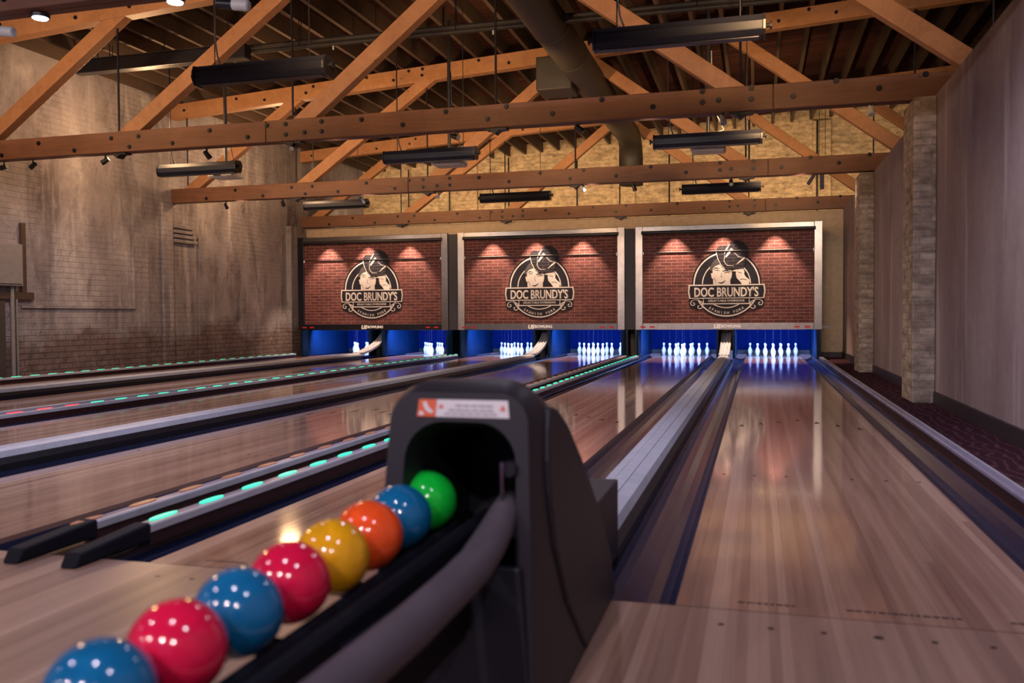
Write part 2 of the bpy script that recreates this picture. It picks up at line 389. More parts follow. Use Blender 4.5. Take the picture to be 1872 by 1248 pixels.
struct(MB().box(5.6, 5.9, -7, YB, -.2, 6), 'wall_right', 'darkwall')
struct(MB().box(XR+.14, 5.7, -7, YB, -.3, -.2), 'floor', 'darkwall')
roof = MB().prism([(XL-.4, tc(XL-.4)+.5), (6, tc(6)+.5), (6, tc(6)+.6), (XL-.4, tc(XL-.4)+.6)], -7, YB+.3)
struct(roof, 'ceiling', 'roof')
# two brick pilasters on the right wall under the truss ends
for i, y in enumerate((6.44, 10.98)):
    p = MB().box(1.10, XR-.001, y, y+.62, -.001, 2.87)
    o = p.make('brick_pilaster', 'pil', bevel=.012)
    tag(o, ('nearer', 'farther')[i]+' pale brick pilaster against the right wall, beneath a truss end', 'pilaster', 'brick pilasters on the right wall')

# joists
jx = XL+.2; first = None
while jx < 5.5:
    if first is None:
        z = tc(jx)+.25
        first = MB().box(-.029, .029, -6.8, YB+.05, 0, .25).make('roof_joist', 'joist'); o = first
        tag(o, 'rough dark wooden joist running lengthwise under the roof boards', 'joist', 'joists under the roof boards')
    else: o = first.copy(); COL.objects.link(o)
    o.location = (jx, 0, tc(jx)+.252); jx += .425

# ------------------------------------------------------------------ trusses
BOLTS = [(-9.65, 2.94), (-9.07, 3.06), (-8.53, 2.94), (-7.98, 3.06), (-7.59, 3.06), (-7.72, 2.94), (-7.11, 2.95), (-6.59, 3.07), (-6.08, 2.96), (-5.82, 3.08),
         (-5.58, 3.08), (-5.58, 2.96), (-5.34, 2.97), (-5.12, 3.08), (-5.12, 2.97), (-4.62, 3.07), (-4.12, 2.98), (-3.61, 3.09), (-3.13, 2.98), (-2.92, 3.1), (-2.41, 2.99),
         (-1.88, 3.1), (-1.35, 2.99), (-.85, 3.11), (-.85, 3.0), (-.69, 3.01), (-.37, 3.11), (-.37, 3.0), (.03, 3.0), (.43, 3.12), (.82, 3.02), (1.23, 3.12)]
TBOLTS = [(-10.07, .12), (-9.02, .18), (-8.47, .09), (-7.68, .1), (-7.54, .19), (-6.56, .20), (-6.08, .09), (-5.81, .2), (-5.57, .2), (-5.58, .1), (-5.11, .2), (-5.11, .09), (-4.61, .2), (-4.11, .09), (-2.92, .2), (-.02, .1), (.77, .1), (.4, .2)]
WEBS = [(-10.12, -7.79), (-7.9, -5.4), (-5.5, -3.08), (-.42, -2.98), (1.9, -.8), (4.2, 1.4)]
def truss(label):
    t = thing('roof_truss', label, 'roof truss', (0, 0, 0), 'wooden roof trusses')
    x0, x1 = XL+.01, 5.5
    cuts = [x0, -5.84, -.16, x1]
    for a, b in zip(cuts, cuts[1:]):
        bc = MB().box(a+.003, b-.003, -.085, -.005, 2.885, 3.135).make('bottom_chord', 'beam', t, bevel=.008)
        for x, z in BOLTS:
            if a < x < b:
                MB().cyl((x, -.097, z), (x, -.082, z), .026, 12, .030).cyl((x, -.107, z), (x, -.096, z), .014, 6).make('bolt', 'iron', bc)
    MB().box(x0, x1, 0, .085, 2.887, 3.133).make('bottom_chord', 'beam', t, bevel=.008)
    top = MB().prism([(x0, tc(x0)), (x1, tc(x1)), (x1, tc(x1)+.25), (x0, tc(x0)+.25)], -.085, .085).make('top_chord', 'web', t, bevel=.008)
    for x, dz in TBOLTS: MB().cyl((x, -.10, tc(x)+dz), (x, -.08, tc(x)+dz), .024, 10).make('bolt', 'iron', top)
    for xb, xt in WEBS:
        p0 = Vector((xb, 0, 3.02)); p1 = Vector((xt, 0, tc(xt)+.09)); d = p1-p0; L = d.length
        m = Matrix.Translation(p0) @ Matrix.Rotation(-math.atan2(d.z, d.x), 4, 'Y')
        MB().box(0, L, -.0695, .0695, -.09, .09, m).make('diagonal_brace', 'web', t, bevel=.008)
    for xb in (-7.9, -5.5, -3.03, -.45, 1.86, -10.05):
        MB().cyl((xb-.03, .0, 3.1), (xb-.03, .0, tc(xb)+.05), .013, 8).make('tie_rod', 'iron', t)
        if xb > -9.9:
            MB().prism([(xb-.13, 2.886), (xb+.10, 2.886), (xb+.10, 2.868), (xb+.02, 2.862), (xb-.03, 2.82), (xb-.08, 2.862), (xb-.13, 2.868)], -.06, .06).make('rod_plate', 'iron', t)
    return t
T = {}
T[2] = truss('big wooden roof truss whose bolted bottom chord crosses the whole picture')
TL = {1: 'nearest wooden roof truss at the top left corner, carrying two disc lights',
      3: 'wooden roof truss in the middle distance, above the second row of black bars',
      4: 'farthest wooden roof truss, its bottom chord lying along the top of the beige wall'}
for k, y in ((1, 2.30), (3, 11.08), (4, 15.70)):
    T[k] = copy_tree(T[2]); T[k].location = (0, y, 0); T[k]['label'] = TL[k]
T[2].location = (0, 6.72, 0)

# ------------------------------------------------------------------ lights hung on trusses
pi = 0
for x, who in ((-4.94, 'disc light under the nearest truss, left of the pair'), (-3.89, 'disc light under the nearest truss, right of the pair')):
    d = thing('disc_light', 'glowing white '+who, 'disc light', (x, 2.33, 2.882), 'disc lights under the nearest truss')
    MB().cyl((0, 0, -.004), (0, 0, -.026), .062, 24, .058).make('housing', 'blackmetal', d)
    MB().cyl((0, 0, -.0265), (0, 0, -.031), .050, 24, .046).make('lens', 'lamp', d)
def spot_head(label, x, y, yaw, tilt, white=False, bracket=False):
    """tilt: 0 points down, positive leans the lens end up along yaw"""
    t = thing('track_spotlight', label, 'spotlight', (x, y, 2.884), 'small spotlights under the trusses')
    MB().cyl((0, 0, 0), (0, 0, -.05), .011, 8).make('stem', 'blackmetal', t)
    d = Vector((math.sin(tilt)*math.cos(yaw), math.sin(tilt)*math.sin(yaw), -math.cos(tilt)))
    c = Vector((0, 0, -.065)); a = c-d*.045; b = c+d*.055
    MB().cyl(a, b, .026, 16, .034).make('lamp_head', 'white' if white else 'blackmetal', t, smooth='auto')
    MB().cyl(b, b+d*.004, .029, 16).make('lens', 'lampdim', t)
    return t
SP = [(-9.30, 6.78, PI*.9, 1.2, 0, 'second from the left wall under the big truss'), (-9.76, 6.78, PI, 1.4, 0, 'nearest the left wall under the big truss'),
      (-8.19, 6.78, PI*1.1, 1.0, 0, 'just left of the first tie rod under the big truss'), (-6.73, 6.78, 1.2, .8, 0, 'above the left projector, under the big truss'),
      (-5.50, 6.66, -1.4, 1.0, 0, 'left of the spliced joint under the big truss'), (-3.52, 6.66, -.4, 1.25, 0, 'above the middle projector, under the big truss'),
      (-2.13, 6.66, .3, .9, 0, 'right of centre under the big truss, beside the duct'), (-.65, 6.66, -1.2, .6, 1, 'above the right projector, with a pale body'),
      (.75, 6.66, -1.5, .5, 1, 'nearest the right wall under the big truss, pale and glinting'),
      (-9.35, 11.14, 1.4, .6, 0, 'nearest the left wall under the middle truss'), (-8.23, 11.14, 1.4, .5, 0, 'second from the left wall under the middle truss'),
      (-6.74, 11.14, 1.3, .8, 0, 'above the far left black bar, under the middle truss'), (-5.33, 11.02, -1.4, .8, 1, 'left of centre under the middle truss, pale'),
      (-2.94, 11.02, .2, .7, 1, 'above the far centre black bar, under the middle truss'), (-2.15, 11.14, .2, .3, 0, 'right of the duct under the middle truss'), (-.69, 11.02, -1.5, .8, 0, 'above the far right black bar, under the middle truss')]
for x, y, yaw, tilt, w, l in SP: spot_head('small spotlight '+l, x, y, yaw, tilt, w)
for x, yaw, l in ((-5.35, PI*.95, 'left'), (-3.60, .35, 'right')):
    t = thing('track_spotlight', 'white cylindrical spotlight on the nearest truss, '+l+' of the disc lights', 'spotlight', (x if l == 'left' else -3.52, 2.40, 2.884), 'small spotlights under the trusses')
    d = Vector((.95*math.cos(0), .1, -.12)).normalized(); c = Vector((0, 0, -.055))
    MB().cyl((0, 0, 0), (0, 0, -.05), .012, 8).make('stem', 'blackmetal', t)
    MB().cyl(c-d*.10, c, .034, 18).make('lamp_back', 'blackmetal', t, smooth='auto')
    MB().cyl(c, c+d*.11, .036, 18).make('lamp_head', 'white', t, smooth='auto', bevel=.01)
    MB().cyl(c+d*.1102, c+d*.114, .026, 18).make('lens', 'lampdim', t)

# hanging black light bars, 1.3 m long, over each pair of lanes
ROWS = {'front': (4.55, 3.065), 'middle': (8.80, 3.045), 'far': (13.2, 3.045)}
PX = {'left': -8.26, 'centre': -4.62, 'right': -.92}
bar0 = None
def light_bar(label, x, y, z):
    global bar0
    if bar0 is None:
        t = thing('light_bar', label, 'light bar', (x, y, z), 'black light bars hung over the lanes')
        prof = [(-.085, .02), (-.06, .075), (.05, .085), (.085, .05), (.085, -.05), (.05, -.088), (-.05, -.088), (-.085, -.045)]
        MB().prism([(a, b) for a, b in prof], -.65, .65, 'X').make('housing', 'fixture', t, bevel=.006)
        MB().box(-.62, .62, -.045, .045, -.094, -.084).make('lens', 'blackmetal', t)
        for s in (-1, 1):
            MB().prism([(a*1.06, b*1.06) for a, b in prof], s*.652, s*.668, 'X').make('end_cap', 'blackmetal', t)
            MB().cyl((s*.668, 0, 0), (s*.70, 0, 0), .016, 10).cyl((s*.70, 0, 0), (s*.715, 0, 0), .032, 12).make('side_knob', 'blackmetal', t)
            MB().cyl((s*.48, 0, .07), (s*.48, 0, tc(x)-z+.3), .0055, 6).make('hanging_cable', 'iron', t)
        pts = [(-.42, .0, .08), (-.455, .0, .18), (-.475, 0, .32), (-.485, .01, .7), (-.49, .02, tc(x)-z+.25)]
        MB().tube(pts, .0085, 8).make('power_cord', 'cord', t, smooth=True)
        bar0 = t; return t
    t = copy_tree(bar0); t.location = (x, y, z); t['label'] = label; return t
for r in ('front', 'middle', 'far'):
    for s in ('centre', 'right', 'left'):
        if r == 'front' and s == 'left': continue
        light_bar({'front': 'large nearest', 'middle': 'mid-distance', 'far': 'farthest'}[r]+' hanging black light bar over the '+s+' pair of lanes', PX[s], *ROWS[r])

# projectors on poles behind the middle row of bars
for s, x in (('left', -8.10), ('middle', -4.50), ('right', -.93)):
    t = thing('projector', 'white projector on a black ceiling pole behind the middle row, '+s+' one of three', 'projector', (x, 9.25, 3.06), 'projectors on ceiling poles')
    MB().box(-.22, .22, -.16, .18, -.10, .075).make('body', 'white', t, bevel=.03, seg=3)
    MB().cyl((-.10, -.16, -.02), (-.10, -.2, -.02), .05, 16).make('lens', 'blackmetal', t)
    MB().box(-.17, .17, -.11, .11, .10, .115).box(-.15, -.12, -.1, .1, .075, .105).box(.12, .15, -.1, .1, .075, .105).make('mount_plate', 'white', t)
    MB().cyl((0, 0, .11), (0, 0, tc(x)-3.06+.26), .024, 12).make('pole', 'blackmetal', t)
    MB().tube([(.08, -.08, .12), (.2, -.1, .16), (.14, -.06, .3), (.05, -.03, .5), (.04, -.03, 1.2)], .008, 6).make('power_cord', 'white' if s == 'right' else 'cord', t, smooth=True)

# ------------------------------------------------------------------ duct, pipes
t = thing('air_duct', 'round dark air duct running lengthwise under the roof, bending down at its end', 'air duct', (-2.82, 0, 4.48))
pts = [(0, -3, 0)]+[(0, y, 0) for y in (0, 4, 8, 12, 15.2)]
for k in range(1, 8): a = k/7*PI/2; pts.append((0, 15.2+.55*math.sin(a), -.55+.55*math.cos(a)))
MB().tube(pts+[(0, 15.75, -.95)], .235, 28).make('duct_pipe', 'duct', t, smooth='auto')
for y in (2.2, 5.2, 8.3, 9.6, 13.0): MB().cyl((0, y-.03, 0), (0, y+.03, 0), .243, 28).make('joint_band', 'duct', t, smooth='auto')
bx = MB().box(-.68, -.14, 10.3, 10.86, -.28, .22)
bx.make('side_outlet', 'duct', t, bevel=.02)
for i, (y, z, x1, r, l) in enumerate(((8.16, 4.52, 2.2, .035, 'thick dark upper pipe of the pair crossing under the roof'), (8.10, 4.44, 2.2, .028, 'thin dark lower pipe of the pair crossing under the roof'))):
    t = thing('ceiling_pipe', l, 'pipe', (0, y, z), 'pipes crossing under the roof')
    MB().cyl((-9.7, 0, 0), (x1, 0, 0), r, 12).make('pipe_run', 'duct', t, smooth='auto')
    for x in (-9.2, -6.2, -4.0, -1.0, 1.2):
        MB().cyl((x, 0, 0), (x, 0, tc(x)-z+.3), .006, 6).make('hanger', 'iron', t)
        if i: MB().cyl((x+.5, -.0, -.02), (x+.5, 0, -.075), .012, 8).make('sprinkler_head', 'white', t)
t = thing('cable_trunking', 'long dark cable trunking under the roof at upper left', 'cable trunking', (0, 7.98, 4.40))
MB().box(-9.65, -6.9, -.08, .08, -.09, .09).make('trunking_body', 'blackmetal', t, bevel=.01)
MB().box(-9.65, -6.9, -.09, .09, .09, .10).make('trunking_lid', 'duct', t)
for x in (-9.3, -8.2, -7.2): MB().cyl((x, 0, .1), (x, 0, tc(x)+.3-4.40), .007, 6).make('hanger', 'iron', t)
for i, x in enumerate((-9.05, -7.93, -6.35, -4.6, -2.35, 1.0)):
    MBo = MB().cyl((x, 18.9, 2.4), (x, 18.9, tc(x)+.2), .018, 8).make('wall_conduit', 'iron')
    tag(MBo, 'dark vertical conduit on the far brick wall above the screens', 'conduit', 'conduits on the far brick wall')
# rusted-looking black clamp hanging near the right wall
t = thing('hanging_pulley', 'small black pulley clamp hanging on thin cords near the right wall', 'pulley', (.76, 13.6, 3.42))
MB().box(-.035, .035, -.03, .03, -.42, .02).make('bracket', 'iron', t); MB().cyl((0, -.05, .03), (0, .05, .03), .07, 16).make('wheel', 'iron', t)
m = Matrix.Translation((-.04, 0, -.02)) @ Matrix.Rotation(.55, 4, 'Y'); MB().box(-.03, .03, -.03, .03, -.36, 0, m).make('arm', 'iron', t)
for x in (-.05, .05): MB().cyl((x, 0, .08), (x, 0, 1.9), .004, 6).make('cord', 'iron', t)

# electrical box on the left wall
t = thing('electrical_panel', 'grey steel electrical panel with conduit on the left wall', 'electrical panel', (XL, 7.2, 0))
MB().box(0, .12, -.55, .36, 1.30, 1.89).make('cabinet', 'greybox', t, bevel=.008)
MB().box(.121, .135, -.52, .33, 1.33, 1.86).make('door', 'greybox', t, bevel=.004)
MB().box(0, .05, -.6, .62, 1.12, 1.22).box(0, .04, .42, .50, 1.22, 2.2).make('timber_rail', 'joist', t)
MB().cyl((.05, .23, 0), (.05, .23, 1.3), .028, 12).make('conduit', 'greybox', t, smooth='auto')
MB().cyl((.04, .31, 0), (.04, .31, 1.12), .018, 12).make('conduit', 'greybox', t, smooth='auto')
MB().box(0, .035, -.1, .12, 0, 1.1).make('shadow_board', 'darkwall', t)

# ------------------------------------------------------------------ lanes
Y0, Y1 = .004, 17.0
for k, x in LX.items():
    t = thing('bowling_lane', 'glossy wooden '+('lane ' if 0 else '')+SHORT[k].replace(' lane', ' bowling lane')+(' beside the right wall' if k == 6 else ' along the old plaster wall' if k == 1 else ''), 'bowling lane', (x, 0, 0), 'bowling lanes')
    MB().box(-HW, HW, Y0, Y1, -.12, 0).make('lane_bed', 'lane', t)
    for s in (-1, 1):
        pr = [(s*(HW+.002), -.02)]
        for i in range(9): a = PI*i/8; pr.append((s*(HW+.1215-.113*math.cos(a)), -.02-.075*math.sin(a)))
        pr += [(s*(HW+.241), -.02), (s*(HW+.241), -.13), (s*(HW+.002), -.13)]
        MB().sweep(pr, Y0, Y1-.2).make('gutter', 'gutter', t)
    MB().box(-HW-.24, HW+.24, -.0038, .0038, -.05, -.001).make('foul_line', 'mark', t)
    if k >= 3:
        for i in range(-3, 4):
            ax, ay = i*.14, 4.81-abs(i)*.153
            MB().prism([(ax, ay+.075), (ax-.02, ay-.075), (ax, ay-.05), (ax+.02, ay-.075)], -.002, .0012, 'Z').make('aiming_arrow', 'mark', t)
        for dx in (.16, .32, .475):
            for s in (-1, 1): MB().cyl((s*dx, 2.2, -.002), (s*dx, 2.2, .0012), .010, 10).make('guide_dot', 'mark', t)
    if k >= 5:     # worn printed notice along the foul line, too small to read: broken dark dashes
        rnd = random.Random(k)
        for a, b in ((-.36, -.20), (-.06, .24), (.36, .50)):
            mb = MB(); xx = a
            while xx < b:
                w = rnd.uniform(.006, .022); mb.box(xx, min(xx+w, b), .07, .082, -.001, .0010); xx += w+rnd.uniform(.003, .007)
            mb.make('worn_lettering', 'mark', t)
        for dx in (-.40, -.27, -.135, 0, .135, .27, .40):
            MB().cyl((dx, -.13, -.002), (dx, -.13, .0012), (.0085 if dx else .013), 10).make('approach_dot', 'mark', t)

def lane_side(x0, x1):
    return MB().box(x0, x1, Y0, Y1-.4, -.13, -.021)
# plain capped dividers, where the balls roll back, with a lift track at the far end
track0 = None
for (a, b, pos) in ((5, 6, 'between the two rightmost lanes, starting behind the ball return'), (3, 4, 'between the two middle lanes'), (1, 2, 'between the two leftmost lanes')):
    g0, g1 = LX[a]+HW+.243, LX[b]-HW-.243; c = (g0+g1)/2
    t = thing('lane_divider', 'grey metal capped lane divider '+pos, 'lane divider', (c, 0, 0), 'capped lane dividers')
    w = (g1-g0)/2; ys = .50 if a == 5 else .05
    MB().sweep([(-w+.001, -.13), (-w+.001, .02), (-w+.02, .055), (w-.02, .055), (w-.001, .02), (w-.001, -.13)], ys, 13.91).make('divider_body', 'blackmetal', t)
    cw = w-.035
    MB().sweep([(-cw-.015, .056), (-cw, .088), (-cw*.42, .100), (-cw*.42, .056)], ys, 13.9).make('cap_strip', 'cap', t)
    MB().sweep([(-cw*.38, .056), (-cw*.38, .102), (cw*.30, .102), (cw*.30, .056)], ys, 13.9).make('cap_strip', 'cap', t)
    MB().sweep([(cw*.34, .056), (cw*.34, .101), (cw, .090), (cw+.015, .056)], ys, 13.9).make('cap_strip', 'cap', t)
    # curved lift track
    path = [(13.92, .072), (14.1, .082), (14.35, .115), (14.7, .19), (15.0, .28), (15.22, .38), (15.33, .45), (15.40, .492)]
    sm = []
    for i in range(len(path)-1):
        p = [path[max(i-1, 0)], path[i], path[i+1], path[min(i+2, len(path)-1)]]
        for u in range(4):
            s = u/4; f = lambda j: .5*((2*p[1][j])+(-p[0][j]+p[2][j])*s+(2*p[0][j]-5*p[1][j]+4*p[2][j]-p[3][j])*s*s+(-p[0][j]+3*p[1][j]-3*p[2][j]+p[3][j])*s**3)
            sm.append((f(0), f(1)))
    tt = thing('ball_lift_track', 'ribbed metal ball track curving up beneath the screen, '+pos.split(',')[0], 'ball track', (c, 0, 0), 'curved ball lift tracks')
    pw = .095
    rings = []
    for i, (y, z) in enumerate(sm):
        y2, z2 = sm[min(i+1, len(sm)-1)]; y1_, z1_ = sm[max(i-1, 0)]; d = Vector((0, y2-y1_, z2-z1_)).normalized(); n = Vector((0, -d.z, d.y))
        o = Vector((0, y, z)); rings.append([o+Vector((u*pw, 0, 0))+n*v for u, v in ((-1, 0), (1, 0), (1, .035), (-1, .035))])
    MB().loft(rings, True, True, True).make('track_bed', 'cap', tt)
    MB().box(-.05, .05, 14.97, 15.03, -.22, .262).make('support_post', 'blackmetal', tt)
    for u in (-.85, -.3, .3, .85):
        MB().tube([tuple(Vector((u*pw, 0, 0))+(r[2]+r[3])/2) for r in rings], .018, 8).make('track_rib', 'rail', tt, smooth=True)

# bumper rails with signal lights
def bumper(label, x, mat, n, y0, dy, y_start=.25, nose=True, altred=(), plain_side=1):
    t = thing('bumper_rail', label, 'bumper rail', (x, 0, 0), 'bumper rails along the lanes')
    s = plain_side
    MB().sweep([(-.030, -.015), (-.030, .040), (.028, .040), (.028, -.015)], y_start, 14.5).make('rail_body', 'railbody', t)
    MB().sweep([(-.034, .0405), (-.034, .057), (-.028, .064), (.012, .064), (.012, .0405)], y_start, 14.5).make('light_channel', 'railtop', t, bevel=.002)
    MB().sweep([(.0125, .0405), (.0125, .0648), (.026, .0648), (.033, .060), (.035, .034), (.029, .031), (.029, .0405)], y_start, 14.5).make('rail_lip', 'rail', t, bevel=.0015)
    if nose:
        MB().prism([(-.14, .0), (-.11, .048), (y_start, .072), (y_start, .0)], -.034, .034, 'X').make('end_nose', 'rubber', t, bevel=.010, seg=3)
    for i in range(n):
        y = y0+dy*i; mm = mat
        if i in altred: mm = altred[i]
        MB().prism([(-.0105+.0185*math.cos(a), y+.085*math.sin(a)) for a in [2*PI*k/12 for k in range(12)]], .0642, .0695, 'Z').make('signal_light', mm, t)
    return t
gx = lambda a, b: (LX[a]+HW+.243+LX[b]-HW-.243)/2
bumper('bumper rail with green lights left of the second lane from the right, in the foreground', -2.548, 'green', 45, .38, .318)
bumper('bumper rail with amber lights right of the third lane from the right, in the foreground', -2.788, 'amber', 44, .24, .325)
c23 = (LX[2]+LX[3])/2
bumper('bumper rail with red and green lights left of the third lane from the left', c23+.12, 'green', 45, .5, .318, altred={k: 'redled' for k in range(0, 12)})
bumper('bumper rail right of the second lane from the left, in the distance', c23-.12, 'amber', 0, .35, .325)
bumper('bumper rail with green lights along the plaster wall, beside the leftmost lane', LX[1]-HW-.31, 'green', 45, .4, .318)
bumper('plain bumper rail without lights between the rightmost lane and the carpet', .812, 'green', 0, 0, 1)
for (a, b) in ((4, 5), (2, 3)):
    c = (LX[a]+LX[b])/2
    t = tag(MB().box(LX[a]+HW+.243, LX[b]-HW-.243, .02, 14.6, -.13, -.016).make('rail_base', 'divider'), 'dark red-brown strip between the bumper rails '+('in the foreground' if a == 4 else 'of the middle left lanes'), 'base strip', 'strips between bumper rails')
tag(MB().box(.776, .871, .02, 14.6, -.13, -.016).make('rail_base', 'divider'), 'narrow dark strip under the plain bumper rail beside the carpet', 'base strip', 'strips between bumper rails')
tag(MB().box(XL+.01, LX[1]-HW-.243, .02, 14.6, -.13, -.016).make('rail_base', 'divider'), 'dark strip between the leftmost lane and the plaster wall', 'base strip', 'strips between bumper rails')

# ------------------------------------------------------------------ pins
PH = .252; PR = .047
prof = [(0.6, 0), (.62, .01), (.80, .13), (.97, .25), (1.0, .31), (.93, .42), (.74, .53), (.50, .62), (.40, .68), (.385, .73), (.43, .80), (.52, .87), (.545, .915), (.50, .96), (.33, .99), (.08, 1.0)]
pin0 = None
spots = []
for row in range(4):
    for i in range(row+1): spots.append((row, (i-row/2)*.3048, row*.264))
RN = ['front', 'second', 'third', 'back']
def pname(row, i, n):
    if row == 0: return 'head pin at the front'
    side = {2: ['left', 'right'], 3: ['left', 'middle', 'right'], 4: ['leftmost', 'left-centre', 'right-centre', 'rightmost']}[n][i]
    return side+' pin of the '+RN[row]+' row'
for k, x in LX.items():
    for row in range(4):
        for i in range(row+1):
            px, py = x+(i-row/2)*.3048, PINY+row*.264
            lab = 'white '+pname(row, i, row+1)+' on the '+SHORT[k]
            if pin0 is None:
                pin0 = thing('bowling_pin', lab, 'bowling pin', (px, py, 0), 'pins on the '+SHORT[k])
                MB().lathe([(r*PR, z*PH) for r, z in prof], n=18).make('pin_body', 'pin', pin0, smooth=True)
                MB().lathe([(.41*PR, .70*PH), (.405*PR, .715*PH), (.405*PR, .735*PH), (.43*PR, .75*PH)], n=18).make('neck_stripe', 'pinred', pin0, smooth=True)
                MB().cyl((0, 0, PH), (0, 0, .552), .0013, 5).make('pull_string', 'string', pin0)
            else:
                p = copy_tree(pin0); p.location = (px, py, 0); p['label'] = lab; p['group'] = 'pins on the '+SHORT[k]

# ------------------------------------------------------------------ pits and masking units
FY = 14.95
UN = [(5, 6, 'right', -.888), (3, 4, 'middle', -4.60), (1, 2, 'left', -8.32)]
def art(par, cx, yb):
    """badge printed on the screen; centre at logo ring centre"""
    u = .001507
    zc = 1.432
    P = lambda a, b: (cx+(a-678)*u, zc-(b-690)*u)
    d = lambda k: (yb-.0012*k, yb-.0012*k-.001)
    out = lambda mb, nm, mt: mb.make(nm, mt, par)
    mb = MB(); mb.prism([(cx+.655*math.cos(2*PI*i/64), zc+.655*math.sin(2*PI*i/64)) for i in range(64)], *d(1))
    e = out(mb, 'badge_disc', 'logoblack')
    def sub(mb, nm, mt): return mb.make(nm, mt, e)
    for s in (-1, 1):
        sub(MB().prism([P(678+s*(a-678), b) for a, b in ((205, 860), (395, 860), (395, 1000), (365, 1020), (300, 1015), (215, 970))], *d(1.2)), 'scroll_backing', 'logoblack')
    sub(MB().ring(cx, zc, .600, .625, 0, 2*PI, *d(2), n=72), 'outer_ring', 'logowhite')
    sub(MB().ring(cx, zc, .442, .460, .02, PI-.02, *d(2)), 'inner_ring', 'logowhite')
    sub(MB().ring(cx, zc, .442, .460, PI*1.29, PI*1.71, *d(2)), 'inner_ring', 'logowhite')
    # portrait of a man tipping his hat
    sub(MB().prism([P(*p) for p in ((462, 500), (480, 455), (520, 390), (565, 355), (640, 440), (560, 440), (515, 480), (500, 520))], *d(2.4)), 'hair', 'loggrey')
    sub(MB().prism([P(*p) for p in ((505, 548), (508, 490), (540, 455), (595, 435), (650, 490), (700, 508), (742, 515), (748, 560), (740, 612), (728, 630), (728, 692), (515, 692), (512, 620), (495, 608), (484, 545))], *d(3)), 'face', 'logowhite')
    for nm, pts, w in (('eyebrow', ((515, 500), (545, 478), (590, 488)), (4, 12, 5)), ('eye', ((530, 515), (560, 505), (590, 515)), (4, 8, 4)), ('eyebrow', ((632, 522), (685, 512), (735, 532)), (8, 16, 6)),
                       ('eye', ((650, 545), (690, 535), (722, 545)), (4, 8, 4)), ('nose', ((620, 545), (612, 590), (630, 600)), (4, 4, 6)), ('mouth', ((575, 668), (620, 674), (655, 655), (668, 636)), (4, 16, 10, 3)), ('cheek_line', ((520, 600), (540, 640), (545, 690)), (3, 5, 3))):
        sub(MB().stroke([P(*p) for p in pts], [q*u for q in w], *d(4)), nm, 'logoblack')
    sub(MB().prism([P(*p) for p in ((742, 522), (795, 502), (850, 492), (890, 494), (902, 530), (900, 570), (925, 605), (968, 640), (955, 692), (872, 692), (842, 650), (805, 610), (795, 560), (800, 530))], *d(3)), 'hand', 'logowhite')
    sub(MB().stroke([P(*p) for p in ((815, 525), (828, 545), (850, 540), (870, 555))], [5*u]*4, *d(4)), 'finger_line', 'logoblack')
    sub(MB().stroke([P(*p) for p in ((850, 630), (890, 625), (935, 640))], [5*u]*3, *d(4)), 'cuff_line', 'logoblack')
    sub(MB().prism([P(*p) for p in ((548, 285), (560, 225), (600, 198), (690, 205), (735, 145), (800, 130), (875, 150), (930, 205), (960, 290), (940, 340), (915, 370), (905, 430), (890, 490), (760, 506), (670, 502), (625, 470), (580, 400), (555, 335))], *d(5)), 'hat', 'hatbrick')
    sub(MB().prism([P(*p) for p in ((800, 130), (875, 150), (930, 205), (960, 290), (940, 340), (895, 350), (850, 320), (830, 240))], *d(5.4)), 'hat_crown', 'logoblack')
    for pts, w in ((((550, 270), (570, 360), (610, 440), (660, 492)), (8, 8, 8, 6)), (((650, 305), (680, 240), (722, 178)), (5, 16, 6)), (((668, 345), (705, 295), (748, 240)), (16, 30, 28)),
                   (((655, 320), (650, 400), (690, 452), (770, 456)), (5, 7, 7, 4)), (((778, 290), (825, 340), (880, 352)), (4, 8, 5)), (((797, 443), (850, 400), (905, 356)), (3, 16, 22)), (((900, 500), (950, 560), (970, 640)), (5, 8, 4))):
        sub(MB().stroke([P(*p) for p in pts], [q*u for q in w], *d(6)), 'hat_line', 'logowhite')
    # banner
    sub(MB().prism([P(*p) for p in ((205, 692), (1150, 692), (1160, 780), (1145, 872), (212, 872), (197, 780))], *d(7)), 'banner_edge', 'logowhite')
    sub(MB().prism([P(*p) for p in ((222, 706), (1134, 706), (1144, 780), (1131, 859), (226, 859), (213, 780))], *d(8)), 'banner', 'logoblack')
    x0, z0 = P(672, 846); x1, z1 = P(680, 840)
    text_obj('banner_shadow_lettering', "DOC BRUNDY'S", .20, (x1+.008, yb-.0108, z1-.012), 'loggrey', e, sx=.84, bold=.004, stretch=1.25, depth=.0004)
    text_obj('banner_lettering', "DOC BRUNDY'S", .20, (x0, yb-.0122, z0), 'logowhite', e, sx=.84, bold=.0035, stretch=1.25, depth=.0004)
    sub(MB().prism([P(*p) for p in ((385, 872), (968, 872), (968, 945), (385, 945))], *d(2.6)), 'ribbon_edge', 'logowhite')
    sub(MB().prism([P(*p) for p in ((396, 870), (957, 870), (957, 930), (396, 930))], *d(3.4)), 'ribbon', 'logoblack')
    x0, z0 = P(678, 912)
    text_obj('ribbon_lettering', 'DELECTABLE DIVERSIONS', .058, (x0, yb-.0054, z0), 'logowhite', e, sx=1.02, bold=.0008, depth=.0003)
    bm = None; txt = 'SPANISH FORK'; n = len(txt); mbt = MB()
